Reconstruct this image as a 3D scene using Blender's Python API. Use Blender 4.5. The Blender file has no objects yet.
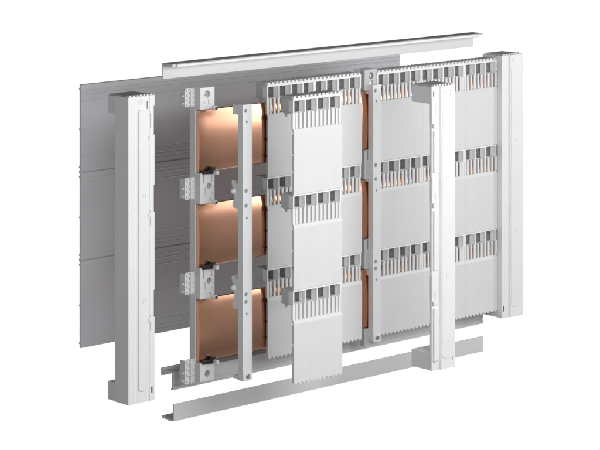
import bpy, bmesh, math
from mathutils import Vector, Matrix

S = bpy.context.scene
C = S.collection
PI = math.pi

# ------------------------------------------------------------------ helpers
def link(name, bm, mat, parent=None, smooth=False):
    me = bpy.data.meshes.new(name)
    bmesh.ops.recalc_face_normals(bm, faces=bm.faces[:])
    bm.to_mesh(me); bm.free()
    for m in (mat if isinstance(mat, (list, tuple)) else [mat]):
        me.materials.append(m)
    o = bpy.data.objects.new(name, me); C.objects.link(o)
    if smooth:
        for p in me.polygons: p.use_smooth = True
    if parent: o.parent = parent
    return o

def smooth_by_angle(o, deg=35):
    me = o.data
    bm = bmesh.new(); bm.from_mesh(me)
    for f in bm.faces: f.smooth = True
    for e in bm.edges:
        e.smooth = (len(e.link_faces) == 2 and e.calc_face_angle(0) < math.radians(deg))
    bm.to_mesh(me); bm.free()
    return o

def merge(bm, src):
    me = bpy.data.meshes.new('tmp'); src.to_mesh(me); src.free()
    bm.from_mesh(me); bpy.data.meshes.remove(me)

def box(bm, x0, x1, y0, y1, z0, z1, bev=0.0):
    b = bmesh.new()
    bmesh.ops.create_cube(b, size=1)
    for v in b.verts:
        v.co = Vector((x0 + (v.co.x + .5) * (x1 - x0), y0 + (v.co.y + .5) * (y1 - y0), z0 + (v.co.z + .5) * (z1 - z0)))
    if bev:
        bmesh.ops.bevel(b, geom=b.edges[:], offset=bev, segments=2, affect='EDGES', profile=.5)
    merge(bm, b)

def prism(bm, pts, axis, a, c, bev=0.0):
    """closed outline pts extruded along axis: 'X' pts=(y,z); 'Y' pts=(x,z); 'Z' pts=(x,y)"""
    b = bmesh.new()
    def P(p, t):
        return {'X': (t, p[0], p[1]), 'Y': (p[0], t, p[1]), 'Z': (p[0], p[1], t)}[axis]
    lo = [b.verts.new(P(p, a)) for p in pts]; hi = [b.verts.new(P(p, c)) for p in pts]
    n = len(pts)
    b.faces.new(lo); b.faces.new(hi[::-1])
    for i in range(n): b.faces.new((lo[i], lo[(i+1) % n], hi[(i+1) % n], hi[i]))
    bmesh.ops.recalc_face_normals(b, faces=b.faces[:])
    if bev:
        bmesh.ops.bevel(b, geom=[e for e in b.edges if e.calc_face_angle(0) > .5], offset=bev, segments=2, affect='EDGES', profile=.5)
    merge(bm, b)

def cyl(bm, c, r, depth, axis='Y', seg=24, bev=0.0, r2=None):
    b = bmesh.new()
    bmesh.ops.create_cone(b, cap_ends=True, segments=seg, radius1=r, radius2=r if r2 is None else r2, depth=depth)
    if bev:
        bmesh.ops.bevel(b, geom=[e for e in b.edges if e.calc_face_angle(0) > 1], offset=bev, segments=2, affect='EDGES', profile=.5)
    if axis == 'Y': bmesh.ops.rotate(b, verts=b.verts[:], matrix=Matrix.Rotation(PI/2, 3, 'X'))
    if axis == 'X': bmesh.ops.rotate(b, verts=b.verts[:], matrix=Matrix.Rotation(PI/2, 3, 'Y'))
    bmesh.ops.translate(b, verts=b.verts[:], vec=Vector(c))
    merge(bm, b)

def ring(bm, c, r, t, seg=24):
    """torus lying in the XZ plane"""
    b = bmesh.new(); rows = []
    for i in range(seg):
        a = 2*PI*i/seg; row = []
        for j in range(8):
            q = 2*PI*j/8; rr = r + t*math.cos(q)
            row.append(b.verts.new((c[0]+rr*math.cos(a), c[1]+t*math.sin(q), c[2]+rr*math.sin(a))))
        rows.append(row)
    for i in range(seg):
        for j in range(8):
            b.faces.new((rows[i][j], rows[(i+1) % seg][j], rows[(i+1) % seg][(j+1) % 8], rows[i][(j+1) % 8]))
    merge(bm, b)

def ball(bm, c, r):
    b = bmesh.new(); bmesh.ops.create_uvsphere(b, u_segments=16, v_segments=10, radius=r)
    bmesh.ops.translate(b, verts=b.verts[:], vec=Vector(c)); merge(bm, b)

def carve(o, cutbm):
    """really cut holes: difference with a bmesh of cutters, baked into the mesh"""
    me = bpy.data.meshes.new('cut'); bmesh.ops.recalc_face_normals(cutbm, faces=cutbm.faces[:]); cutbm.to_mesh(me); cutbm.free()
    k = bpy.data.objects.new('cut', me); C.objects.link(k)
    if o.parent: k.parent = o.parent
    md = o.modifiers.new('b', 'BOOLEAN'); md.operation = 'DIFFERENCE'; md.object = k; md.solver = 'EXACT'
    bpy.context.view_layer.update()
    new = bpy.data.meshes.new_from_object(o.evaluated_get(bpy.context.evaluated_depsgraph_get()))
    o.modifiers.clear(); old = o.data; o.data = new; new.name = o.name
    bpy.data.objects.remove(k); bpy.data.meshes.remove(me); bpy.data.meshes.remove(old)
    return o

def thing(name, label, cat, loc=(0, 0, 0), group=None):
    o = bpy.data.objects.new(name, None); C.objects.link(o)
    o.location = loc; o['label'] = label; o['category'] = cat; o.empty_display_size = .02
    if group: o['group'] = group
    return o

def tag(o, label, cat, group=None):
    o['label'] = label; o['category'] = cat
    if group: o['group'] = group
    return o

def dup(root, loc, label, skip=()):
    r = root.copy(); C.objects.link(r); r.location = loc; r['label'] = label
    for ch in list(root.children):
        if ch.name.split('.')[0] in skip: continue
        c = ch.copy(); C.objects.link(c); c.parent = r
        for g in list(ch.children):
            if g.name.split('.')[0] in skip: continue
            d = g.copy(); C.objects.link(d); d.parent = c
    return r

# ------------------------------------------------------------------ materials
def material(name, col, rough=.4, metal=0.0, rvar=.06, cvar=.03, scale=30, bump=0.0, stretch=(1, 1, 1), trans=0.0, spec=.5, bscale=400):
    m = bpy.data.materials.new(name); m.use_nodes = True
    nt = m.node_tree; b = nt.nodes['Principled BSDF']
    b.inputs['Metallic'].default_value = metal
    b.inputs['Specular IOR Level'].default_value = spec
    b.inputs['Transmission Weight'].default_value = trans
    tc = nt.nodes.new('ShaderNodeTexCoord'); mp = nt.nodes.new('ShaderNodeMapping')
    mp.inputs['Scale'].default_value = stretch
    nt.links.new(tc.outputs['Object'], mp.inputs['Vector'])
    n = nt.nodes.new('ShaderNodeTexNoise'); n.inputs['Scale'].default_value = scale; n.inputs['Detail'].default_value = 5
    nt.links.new(mp.outputs['Vector'], n.inputs['Vector'])
    mr = nt.nodes.new('ShaderNodeMapRange'); mr.inputs['From Min'].default_value = .3; mr.inputs['From Max'].default_value = .7
    mr.inputs['To Min'].default_value = rough - rvar; mr.inputs['To Max'].default_value = rough + rvar
    nt.links.new(n.outputs['Fac'], mr.inputs['Value']); nt.links.new(mr.outputs['Result'], b.inputs['Roughness'])
    mx = nt.nodes.new('ShaderNodeMix'); mx.data_type = 'RGBA'
    mx.inputs[6].default_value = tuple(c*(1-cvar) for c in col) + (1,)
    mx.inputs[7].default_value = tuple(min(1, c*(1+cvar)) for c in col) + (1,)
    nt.links.new(n.outputs['Fac'], mx.inputs[0]); nt.links.new(mx.outputs[2], b.inputs['Base Color'])
    if bump:
        n2 = nt.nodes.new('ShaderNodeTexNoise'); n2.inputs['Scale'].default_value = bscale; n2.inputs['Detail'].default_value = 3
        nt.links.new(mp.outputs['Vector'], n2.inputs['Vector'])
        bp = nt.nodes.new('ShaderNodeBump'); bp.inputs['Strength'].default_value = bump; bp.inputs['Distance'].default_value = .0006
        nt.links.new(n2.outputs['Fac'], bp.inputs['Height']); nt.links.new(bp.outputs['Normal'], b.inputs['Normal'])
    return m

WHITE  = material('white_plastic', (.80, .805, .80), .42, bump=.10)
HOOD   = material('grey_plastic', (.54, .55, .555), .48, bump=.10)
COVER  = material('cover_plastic', (.74, .743, .74), .42, bump=.10)
CWHITE = material('column_plastic', (.86, .865, .865), .38, bump=.08)
LGREY  = material('light_grey_plastic', (.80, .82, .83), .45, bump=.10)
STRIP  = material('pale_grey_plastic', (.85, .865, .875), .42, bump=.10)
CLEAR  = material('frosted_plastic', (.86, .87, .88), .25, trans=.12)
TRAY   = material('grey_sheet_metal', (.69, .705, .735), .46, metal=.2, scale=4, cvar=.015, rvar=.03, stretch=(.3, 1, 3), bump=.05)
RAIL   = material('aluminium', (.68, .68, .68), .50, metal=.1, scale=10, stretch=(.03, 3, 3), bump=.12, bscale=250)
COPPER = material('copper', (.69, .37, .245), .19, metal=1.0, rvar=.015, cvar=.02, scale=4, stretch=(.1, 1, 2), bump=.015, bscale=120)
STEEL  = material('zinc_steel', (.50, .50, .50), .35, metal=.8)
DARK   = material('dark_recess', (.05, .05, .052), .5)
BLACK  = material('gap_shade_black', (.012, .012, .012), .4)

# ------------------------------------------------------------------ back tray (three sheets that lock together)
tray = thing('backplate', 'grey ribbed sheet backplate standing behind everything', 'backplate', (-.5786, .35, .066))
def tray_bm(h, first, last):
    # front outline in (y,z) from bottom to top, with fine ribs near both long edges
    ys = [(0, 0)]
    def rib(z, d, w=.0016): ys.extend([(0, z-w), (d, z-w*.4), (d, z+w*.4), (0, z+w)])
    for z in (.012, .020, .034): rib(z, .0005)
    rib(h*.5, -.0003, .003)
    for z in (h-.036, h-.022, h-.014): rib(z, -.0005)
    ys.append((0, h-.0012)); ys += [(.002, h), (.005, h), (.005, 0)]
    bm = bmesh.new(); prism(bm, ys, 'X', 0, .978); return bm
zz = 0
for k in range(3):
    s = link('sheet', tray_bm(.1895, k == 0, k == 2), TRAY, tray); s.location = (0, 0, zz)
    bm = bmesh.new()
    box(bm, -.001, .974, .006, .008, .008, .011); box(bm, -.001, .974, .006, .008, .178, .181); box(bm, -.0008, .974, .006, .008, .09, .093)
    link('stiffening_rib', bm, TRAY, s)
    zz += .1915
# locking joints between the sheets
bm = bmesh.new()
for z in (.1905, .382): box(bm, -.0008, .9775, .0042, .0075, z-.0025, z+.0025)
link('joint_strip', bm, TRAY, tray)

# ------------------------------------------------------------------ rails
def rail(name, label, pts, x0, x1, loc, bev=.0006, more=None):
    t = thing(name, label, 'rail', loc)
    bm = bmesh.new(); prism(bm, pts, 'X', x0-loc[0], x1-loc[0], bev)
    link('profile', bm, RAIL, t)
    return t
# top: flat web with a flange towards the front ending in a lip
top = rail('top_rail', 'grey metal profile rail floating above the assembly with a white front lip', 
     [(0, 0), (.003, 0), (.003, .0335), (-.0305, .0335), (-.0315, .0325), (-.0315, .0275), (-.029, .0275), (-.029, .0305), (-.0205, .0305), (-.0205, .0265), (-.0185, .0265), (-.0185, .0305), (0, .0305)],
     -.588, .352, (-.588, .06, .6765), .0003)
bm = bmesh.new()
box(bm, 0.010, .9385, -.0345, -.0312, .0270, .0322, .0008); box(bm, 0.021, .9375, -.0225, -.0205, .0245, .0300, .0006)
link('front_lip', bm, CWHITE, top)
low = rail('bottom_rail', 'long grey angle rail hanging lowest of the rails, with a flat foot',
     [(0, .0), (0, .0355), (.0035, .0355), (.0035, .0035), (.036, .0035), (.036, .0055), (.040, .0055), (.040, .000), (.020, 0), (.020, -.0015), (.008, -.0015), (.008, 0)],
     -.558, .386, (-.558, .06, -.042))
mid = rail('support_rail', 'grey channel rail that carries the feet of the busbar supports',
     [(0, 0), (0, .008), (.0015, .009), (.0015, .0105), (0, .0115), (0, .0375), (.030, .0375), (.030, .034), (.034, .034), (.034, .0405), (.040, .0405), (.040, .0255), (.034, .0255), (.034, .0300), (.030, .0305), (.004, .0345), (.004, .0030), (.008, .003), (.008, 0)],
     -.560, .386, (-.56, .06, .0235), .0004)
for x in (.240, .535, .80):
    bm = bmesh.new(); cyl(bm, (x, .017, .0385), .0042, .004, 'Z', 16, .0006); cyl(bm, (x, .017, .0400), .0020, .004, 'Z', 6)
    link('screw', bm, STEEL, mid)

# ------------------------------------------------------------------ busbars
def bar_bm(w, h, t):
    # flat bar given an added front bow to shape its upper highlight, rolled edges
    prof = []; n = 16
    for i in range(n+1):
        u = i/n; z = u*h
        s = (u-.38)
        prof.append((h*(.068*s*s+.122*s**4) if s > 0 else h*.085*s*s, z))
    prof = [(y+.0000, z) for y, z in prof]
    prof[0] = (prof[0][0]+.0010, 0); prof.insert(1, (prof[1][0]-.0000+.00005, .0012))
    ztop = prof[-1]; prof[-1] = (ztop[0], h-.0012); prof.append((ztop[0]+.0012, h))
    prof += [(t, h), (t, 0)]
    bm = bmesh.new(); prism(bm, prof, 'X', 0, w); return bm
names = ['topmost copper busbar with the brightest sheen along its upper edge', 'middle copper busbar between the two other wide copper bars', 'lowest copper busbar reaching down to the support foot']
for (z0, lab) in zip((.4821, .2850, .0869), names):
    o = smooth_by_angle(link('copper_busbar', bar_bm(.905, .1289, .0105), COPPER), 20)
    o.location = (-.5312, .0088, z0); tag(o, lab, 'busbar', 'three copper busbars')

# ------------------------------------------------------------------ busbar supports (post, holder blocks, clamps)
BARS = [(.4785, .608), (.2805, .410), (.0815, .211)]
def support(label, loc):
    t = thing('busbar_support', label, 'busbar support', loc, 'busbar supports')
    bm = bmesh.new()
    box(bm, 0, .040, .0155, .034, .0, .613, .0008)
    link('post', bm, LGREY, t)
    blocks = [(.567, .613), (.3700, .4350), (.1720, .2370), (0, .0390)]     # between the bars, measured from the foot
    for i, (a, b) in enumerate(blocks):
        bm = bmesh.new(); box(bm, 0, .040, 0, .0160, a, b, .001)
        blk = link('holder_block', bm, WHITE if i in (0, 3) else CLEAR, t)
        cut = bmesh.new()
        if i == 0:
            cyl(cut, (.0195, 0, b-.014), .0076, .014); box(cut, .012, .025, -.01, .003, a+.009, a+.021)
        elif i == 3:
            cyl(cut, (.0195, 0, .0155), .0070, .014)
        else:
            cyl(cut, (.024, 0, b-.028), .0065, .012); box(cut, .008, .011, -.01, .004, b-.022, b-.001); box(cut, .030, .033, -.01, .004, b-.020, b-.001)
            box(cut, .010, .030, -.01, .0025, a+.006, a+.012)
            box(cut, .004, .0150, -.01, .0020, a+.018, a+.034); box(cut, .020, .036, -.01, .0015, a+.016, a+.024)
        carve(blk, cut)
        # screw sitting in its hole
        bm = bmesh.new()
        cz = b-.014 if i == 0 else .0155 if i == 3 else b-.028
        cx = .0195 if i in (0, 3) else .024
        cyl(bm, (cx, .0052, cz), .0048, .004, bev=.0008)
        cyl(bm, (cx, .0035, cz), .0022, .003, seg=6)
        link('screw', bm, STEEL, blk)
        if i == 0:
            bm = bmesh.new(); box(bm, .0145, .0225, .0010, .0035, a+.012, a+.018, .0005); link('plug', bm, STRIP, blk)
        # knobs that press on the bar above / below
        if i < 3:
            bm = bmesh.new(); cyl(bm, (.034, -.0055, a+.002), .0050, .012, bev=.0012); link('knob', bm, CWHITE, blk)
            bm = bmesh.new(); cyl(bm, (.034, -.0125, a+.002), .0029, .003, bev=.0006); link('knob_cap', bm, DARK, blk)
        if i > 0:
            bm = bmesh.new(); cyl(bm, (.0365, -.0085, b-.0005), .0046, .012, bev=.0015); link('knob', bm, CWHITE, blk)
            bm = bmesh.new(); prism(bm, [(.005, b-.002), (.030, b-.0035), (.0385, b-.0035), (.0385, b+.0105), (.029, b+.0105), (.027, b+.0050), (.012, b+.0040), (.005, b+.0030)], 'Y', -.0045, .004, .0005)
            link('gap_shade_wedge', bm, BLACK, blk)  # black wedge fills in the shadowed void under the bar
        # frosted clip behind, sticking out past the post
        bm = bmesh.new()
        h0 = a+.002 if i else a+.001
        top_ = b-.001 if i != 3 else b+.008
        lo = h0+.008 if i in (1, 2) else h0+.004 if i == 0 else h0-.006
        hi = top_-.008 if i in (1, 2) else top_
        if i == 0: lo = hi-.039
        box(bm, -.024, .0006, .0185, .0215, lo, hi, .0006)
        box(bm, -.027, -.0225, .0175, .034, lo+.002, hi-.002, .0006)
        for q in range(4):
            z = lo+(hi-lo)*(q+.5)/4
            box(bm, -.0225, -.001, .0155, .0190, z-.0022, z+.0022, .0005)
        for q in range(2): box(bm, -.031, -.026, .020, .030, lo+.006+q*.016, lo+.010+q*.016, .0005)
        box(bm, -.014, -.011, .0135, .019, lo+.001, hi-.001, .0004)
        link('clip', bm, CLEAR, t)
    return t
sup = support('bare busbar support gripping the exposed left ends of the copper bars', (-.5335, .0040, .0455))
sup2 = dup(sup, (-.0560, .0040, .0455), 'busbar support in the gap between the two groups of covers, mostly hidden', ('knob', 'knob_cap', 'gap_shade_wedge', 'clip'))

for c in sup2.children:               # same blocks as the left support; grey paints in the shade of the gap
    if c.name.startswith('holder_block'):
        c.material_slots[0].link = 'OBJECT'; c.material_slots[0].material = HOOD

# ------------------------------------------------------------------ support cover strips
def strip(label, loc):
    t = thing('support_strip', label, 'strip', loc, 'support cover strips')
    bm = bmesh.new(); box(bm, 0, .025, 0, .016, 0, .568, .0009)
    body = link('strip_body', bm, STRIP, t)
    cut = bmesh.new()
    holes = [(.0075, .555, .0042), (.0100, .532, .0030), (.0085, .390, .0044), (.0085, .359, .0044), (.0100, .334, .0030),
             (.0085, .1765, .0044), (.0085, .161, .0044), (.0100, .136, .0030)]
    for x, z, r in holes: cyl(cut, (x, 0, z), r, .016)
    carve(body, cut)
    for x, z, r in holes:
        bm = bmesh.new(); cyl(bm, (x, .0065, z), r*.85, .003); link('screw', bm, STEEL, body)
    bm = bmesh.new(); cyl(bm, (.0125, -.0012, .0075), .0055, .004, bev=.0010); cyl(bm, (.0125, -.0035, .0075), .0024, .002, seg=6); link('foot_screw', bm, STEEL, body)
    bm = bmesh.new(); box(bm, .001, .024, -.0012, .019, -.002, .016, .0012); box(bm, .001, .024, .019, .034, .000, .007, .001); link('foot', bm, STRIP, t)
    for z0, z1, knob in ((.546, .5665, None), (.352, .408, .391), (.144, .211, .191)):
        bm = bmesh.new()
        if knob is None:
            box(bm, .0005, .023, .0155, .033, z0, z1, .001)
        else:
            prism(bm, [(.0155, z0), (.030, z0), (.034, z0+.004), (.034, z0+.012), (.028, z0+.018), (.028, z1-.018), (.034, z1-.012), (.036, z1-.006), (.036, z1), (.031, z1), (.0285, z1-.004), (.0155, z1-.004)], 'X', .0005, .023, .0006)
        tab = link('tab', bm, STRIP, t)
        if knob is not None:
            bm = bmesh.new(); ball(bm, (-.001, .029, knob-.004), .0058); link('knob', bm, CWHITE, tab)
    return t
st = strip('separate pale support strip hanging in front of the copper bars left of the covers', (-.5063, -.10, .063))
dup(st, (-.0415, -.0080, .057), 'pale support strip with screw holes fitted between the two groups of covers')

# ------------------------------------------------------------------ busbar cover modules
ZT = [.5805, .3850, .1895]            # top of each tier's compartment row, measured from the module's foot
def module(label, W, loc, skirt=.0005):
    t = thing('cover_module', label, 'busbar cover', loc, 'busbar cover modules')
    pc = W/4; ps = W/12
    for k in range(3):
        z = ZT[k]; zb = ZT[k+1] if k < 2 else 0.0
        zc = z-.0285; zs = z-.0610; zr = z-.0685
        # flat front panel with its sloping ridge, extruded across the module
        bm = bmesh.new()
        prism(bm, [(.0035, zs), (.0020, zs-.001), (-.0002, zr), (0, zb+(.0005 if k < 2 else .0)), (.0028, zb+(.0005 if k < 2 else 0)), (.0028, zr+.0005), (.0064, zs-.0005), (.0064, zs)], 'X', .0001, W-.0001)
        # shallow vertical flutes on the plate
        for f in (.085, .335, .585, .835):
            box(bm, W*f-.0016, W*f+.0016, -.00018, .001, zb+.001, zr-.002, .00015)
        # return walls along both sides, with clip gaps
        for x0, x1 in ((.0006, .0026), (W-.0026, W-.0006)):
            for q0, q1 in ((.0, .34), (.38, .62), (.66, .97)):
                box(bm, x0, x1, .0027, .0062, zb+(zr-zb)*q0, zb+(zr-zb)*q1)
        if k == 2:
            for i in range(12):       # little feet along the bottom edge
                box(bm, ps*(i+.25), ps*(i+.80), .0002, .0026, -.0030, .0004)
        panel = link('front_panel', bm, COVER, t)
        # bars between the vent slots
        bm = bmesh.new()
        for i in range(13):
            hw = .0030 if i % 3 else .0033
            x = min(max(ps*i, hw+.0002), W-hw-.0002)
            box(bm, x-hw, x+hw, .0040, .0082, zs-.0004, zc-.0002, .0004)
        link('vent_bars', bm, WHITE, panel)
        # compartment row: grey chamber with roof, floor, back and end walls, white fins in its mouth
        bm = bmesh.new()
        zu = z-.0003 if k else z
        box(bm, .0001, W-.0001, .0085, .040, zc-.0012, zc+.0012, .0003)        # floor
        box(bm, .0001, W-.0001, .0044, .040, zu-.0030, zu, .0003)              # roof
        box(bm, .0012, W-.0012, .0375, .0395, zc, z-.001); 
        if skirt is not None: box(bm, skirt, W-.0005, .0372, .0392, zc-.024, zc+.001)                     # added skirt below the back, blocks the white backdrop behind the slots
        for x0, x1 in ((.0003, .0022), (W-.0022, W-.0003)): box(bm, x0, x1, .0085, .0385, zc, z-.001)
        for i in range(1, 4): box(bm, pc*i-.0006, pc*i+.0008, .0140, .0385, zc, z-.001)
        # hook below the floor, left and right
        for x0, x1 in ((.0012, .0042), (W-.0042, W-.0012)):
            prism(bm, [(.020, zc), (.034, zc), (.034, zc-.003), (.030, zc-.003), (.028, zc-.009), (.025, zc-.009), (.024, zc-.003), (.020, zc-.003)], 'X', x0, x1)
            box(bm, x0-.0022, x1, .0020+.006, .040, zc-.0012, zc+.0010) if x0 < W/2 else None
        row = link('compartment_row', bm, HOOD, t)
        bm = bmesh.new()
        for i in range(5):
            hw = .0017
            x = min(max(pc*i, hw+.0002), W-hw-.0002)
            prism(bm, [(x+hw, .003), (x-hw+.0004, .003), (x-hw, .0036), (x-hw-(.0011 if i else 0), .0085), (x-hw-(.0040 if i else 0), .0155), (x-hw-(.0034 if i else 0), .0165), (x+hw, .0165)], 'Z', zc-.0012, zu-.0006)
        box(bm, .0001, W-.0001, .0024, .0056, zu-.0034, zu-.0002, .0004)
        link('fins', bm, CWHITE, row)
        if k == 0:                    # toothed cap on the topmost row
            bm = bmesh.new()
            box(bm, .0001, W-.0001, .0024, .0110, z-.0004, z+.0022, .0004)
            for i in range(12):
                box(bm, ps*(i+.18), ps*(i+.72), .0018, .0110, z+.0018, z+.0062, .0004)
            link('toothed_cap', bm, WHITE, t)
            bm = bmesh.new()
            box(bm, .0001, W-.0001, .0112, .041, z-.0004, z+.0010, .0003)
            for i in range(12): box(bm, ps*(i+.18), ps*(i+.60), .0114, .0405, z+.0008, z+.0052, .0004)
            link('ribbed_roof', bm, HOOD, t)
    return t
module('single cover module pulled forward, nearest and free standing before the left group', .1365, (-.4556, -.200, .0665), None)
module('first cover module of the left group, next to the separate strip', .1395, (-.3471, 0, .0675), .030)
module('second cover module of the left group, beside the copper gap', .1395, (-.3471+.1396, 0, .0675))
module('first cover module of the right group, next to the fitted strip', .1410, (-.0195, -.001, .0675))
module('middle cover module of the right group, behind the loose front column', .1410, (-.0195+.1411, -.001, .0675))
module('last cover module of the right group, next to the end column', .1410, (-.0195+.2822, -.001, .0675))

# ------------------------------------------------------------------ end columns
def column(label, loc, mirror=False, W=.068, H=.610, plain=False, body_side=.043, inner=.010):
    """built with the outer wall at x=0; mirrored for the opposite end"""
    t = thing('end_column', label, 'cover column', loc, 'end columns')
    fx = (lambda x: W-x) if mirror else (lambda x: x)
    def bx(bm, x0, x1, *r, **kw):
        a, b = sorted((fx(x0), fx(x1))); box(bm, a, b, *r, **kw)
    cap = .0375
    # shell: front sheet with steps + outer side wall
    if mirror: outline = [(0, 0), (.0430, 0), (.0440, .0018), (.0448, .0045), (.068, .0045), (.068, inner), (.0655, inner), (.0655, .0075), (.003, .0075), (.003, body_side), (0, body_side)]
    else: outline = [(0, 0), (.0175, 0), (.0190, .0016), (.0215, .0019), (.0250, .0008), (.0500, .0008), (.0515, .0024), (.0545, .0024), (.0555, .0008), (.068, .0008), (.068, .0040), (.003, .0040), (.003, body_side), (0, body_side)]
    bm = bmesh.new(); prism(bm, [(fx(a), b) for a, b in outline], 'Z', 0, H, .0005)
    shell = link('shell', bm, CWHITE, t)
    cut = bmesh.new()
    open_ = not plain
    tiers = [(.4300, .3760), (.2200, .1660)] if not mirror else [(.4150, .3600), (.2050, .1500)]
    # notches in the inner edge, one per tier
    for a, b in tiers*open_: bx(cut, .0640 if not mirror else .0655, .075, -.01, .0115, b, a)
    if open_: bx(cut, .0640 if not mirror else .0655, .075, -.01, .0115, .530, .588)
    # vertical slots
    for zc0, zc1 in ((.5445, .5735), (.3510+.0, .3800), (.1410, .1700)) if mirror else ((.5440, .5740), (.3500, .3800), (.1400, .1700)):
        if open_: bx(cut, .0565, .0585, -.01, .0100, zc0, zc1)
    bx(cut, .0600, .0635, -.01, .0098, .5870, .5990) if mirror and open_ else None if mirror else bx(cut, .0475, .0505, -.01, .0100, .5830, .5985)
    if mirror and open_: bx(cut, .0125, .0150, -.01, .0095, .5865, .6000); bx(cut, .0072, .0105, -.01, .0095, .0165, .0275)
    bx(cut, .0590, .0628, -.01, .0100, .0150, .0275)
    carve(shell, cut)
    # dark plates behind the slots, painting in the shade inside them
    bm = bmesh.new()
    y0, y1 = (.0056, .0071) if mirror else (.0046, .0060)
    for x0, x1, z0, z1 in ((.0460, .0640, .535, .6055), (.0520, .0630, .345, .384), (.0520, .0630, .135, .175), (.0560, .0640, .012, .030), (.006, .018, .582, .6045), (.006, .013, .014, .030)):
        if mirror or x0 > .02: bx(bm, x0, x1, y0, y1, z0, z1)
    link('slot_shade_plate', bm, DARK, shell)
    # raised fascia with a rounded lower end
    x0, x1 = (.0020, .0405) if mirror else (.0265, .0490)
    zt = .5830; zb = .0210; pts = []
    r = (x1-x0)/2
    for i in range(13):
        a = PI+PI*i/12; pts.append((fx((x0+x1)/2+r*math.cos(a)), zb+.007+.006*math.sin(a)))
    pts += [(fx(x1), zt-.004), (fx(x1-.003), zt), (fx(x0+.003), zt), (fx(x0), zt-.004)]
    bm = bmesh.new(); prism(bm, pts, 'Y', -.0016 if not mirror else -.0012, .0015, .0006)
    link('fascia', bm, CWHITE, t)
    # round marks
    bm = bmesh.new()
    marks = [(.0320, .5985), (.0395, .4120), (.0395, .2020)] if not mirror else [(.0330, .5985), (.0250, .4110), (.0240, .1990)]
    for i, (x, z) in enumerate(marks):
        y = -.0016 if not mirror else -.0012
        if i == 0: y = .0006 if not mirror else 0
        ring(bm, (fx(x), y, z), .0042, .0008)
        cyl(bm, (fx(x), y+.0004, z), .0022, .001)
    link('round_mark', bm, LGREY, t)
    # clips on the inner edge
    bm = bmesh.new()
    for a, b in (tiers + [(.588, .530)])*open_:
        bx(bm, .0535, .0672, -.0008, .0085, b-.0095, b-.0005, bev=.0008)
        bx(bm, .0600, .0668, .0050, .0120, b, a-.002, bev=.0006)
    link('edge_clip', bm, CWHITE, t) if open_ else bm.free()
    # long inner web (a soft vertical rib)
    if mirror and open_:
        bm = bmesh.new()
        for z0, z1 in ((.020, .134), (.214, .344), (.424, .515)):
            bx(bm, .0490, .0640, .0005, .0050, z0, z1, bev=.0016)
        link('inner_rib', bm, CWHITE, t)
    # closing blocks at the head and foot
    for z0, z1 in ((0.0006, cap), (H-cap, H-.0006)):
        bm = bmesh.new(); bx(bm, .0006, W-.0006, .0062 if not mirror else .0070, .066, z0, z1, bev=.0007)
        link('end_block', bm, LGREY, t)
    bm = bmesh.new()
    for i in range(7): bx(bm, .004+i*.0088, .0085+i*.0088, .0008 if not mirror else .0050, .012, H-.0015, H+.0030, bev=.0005)
    link('head_teeth', bm, CWHITE, t)
    bm = bmesh.new()
    for i in range(7): bx(bm, .004+i*.0088, .0075+i*.0088, .0130, .064, H-.0015, H+.0020, bev=.0005)
    link('head_ribs', bm, HOOD, t)
    return t
column('tall white end column standing free at the left with grey side wall', (-.8026, -.093, .061))
column('loose white column pulled forward in front of the right group of covers', (-.0690, -.220, .0325), True)
column('white end column fitted against the right edge of the covers', (.3690, -.020, .0495), True, plain=True, inner=.0180)

# ------------------------------------------------------------------ camera: level, shifted down, long lens
ca, sa = .7348469, .6782330
cam = bpy.data.cameras.new('camera'); co = bpy.data.objects.new('camera', cam); C.objects.link(co)
cam.sensor_width = 36; cam.lens = 36*2491.987/600; cam.shift_y = -445/600; cam.clip_end = 200
co.location = (-3.9, -3.95, 1.30); co.rotation_euler = (PI/2, 0, -math.atan2(sa, ca))
S.camera = co

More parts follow.
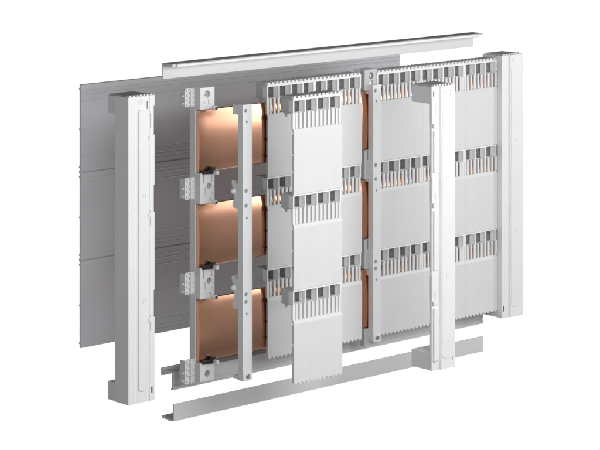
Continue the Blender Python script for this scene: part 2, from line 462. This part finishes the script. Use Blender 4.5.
# ------------------------------------------------------------------ studio surroundings: white backdrop low behind, dim elsewhere
w = bpy.data.worlds.new('World'); S.world = w; w.use_nodes = True
nt = w.node_tree; bg = nt.nodes['Background']
tc = nt.nodes.new('ShaderNodeTexCoord')
def dotn(v):
    d = nt.nodes.new('ShaderNodeVectorMath'); d.operation = 'DOT_PRODUCT'; d.inputs[1].default_value = v
    nt.links.new(tc.outputs['Generated'], d.inputs[0]); return d.outputs['Value']
def rng(src, a, b):
    m = nt.nodes.new('ShaderNodeMapRange'); m.interpolation_type = 'SMOOTHSTEP'; m.inputs['From Min'].default_value = a; m.inputs['From Max'].default_value = b
    nt.links.new(src, m.inputs['Value']); return m.outputs['Result']
def mul(a, b):
    m = nt.nodes.new('ShaderNodeMath'); m.operation = 'MULTIPLY'; nt.links.new(a, m.inputs[0]); nt.links.new(b, m.inputs[1]); return m.outputs[0]
def mixc(fac, a, b):
    m = nt.nodes.new('ShaderNodeMix'); m.data_type = 'RGBA'; nt.links.new(fac, m.inputs[0])
    for i, v in ((6, a), (7, b)):
        if isinstance(v, tuple): m.inputs[i].default_value = v
        else: nt.links.new(v, m.inputs[i])
    return m.outputs[2]
back = mul(rng(dotn((sa, ca, 0)), .0, .36), rng(dotn((0, 0, -1)), -.03, .04))
up = rng(dotn((0, 0, 1)), -.05, .25)
low_ = rng(dotn((0, 0, -1)), .10, .34)
amb = mixc(up, mixc(low_, (.40, .40, .405, 1), (.12, .12, .122, 1)), (.04, .04, .043, 1))
nt.links.new(mixc(back, amb, (1.02, 1.02, 1.02, 1)), bg.inputs['Color'])
bg.inputs['Strength'].default_value = 1.0

def softbox(name, loc, aim, sx, sy, power, col=(1, 1, 1)):
    l = bpy.data.lights.new(name, 'AREA'); l.shape = 'RECTANGLE'; l.size = sx; l.size_y = sy; l.energy = power; l.color = col
    o = bpy.data.objects.new(name, l); C.objects.link(o); o.location = loc
    o.rotation_euler = (Vector(aim)-Vector(loc)).to_track_quat('-Z', 'Y').to_euler(); return o
softbox('key_softbox', (-.35, -1.70, .93), (-.15, 0, .36), 1.7, .7, 25.5)
softbox('side_softbox', (1.92, -1.95, .90), (-.1, 0, .48), .9, 1.0, 19)

softbox('left_softbox', (-2.3, -1.0, .75), (-.5, .1, .40), .8, .8, 3.0)

S.view_settings.view_transform = 'Standard'; S.view_settings.look = 'None'; S.view_settings.exposure = 0; S.view_settings.gamma = 1
S.render.resolution_x = 1024; S.render.resolution_y = 768
S.cycles.max_bounces = 8
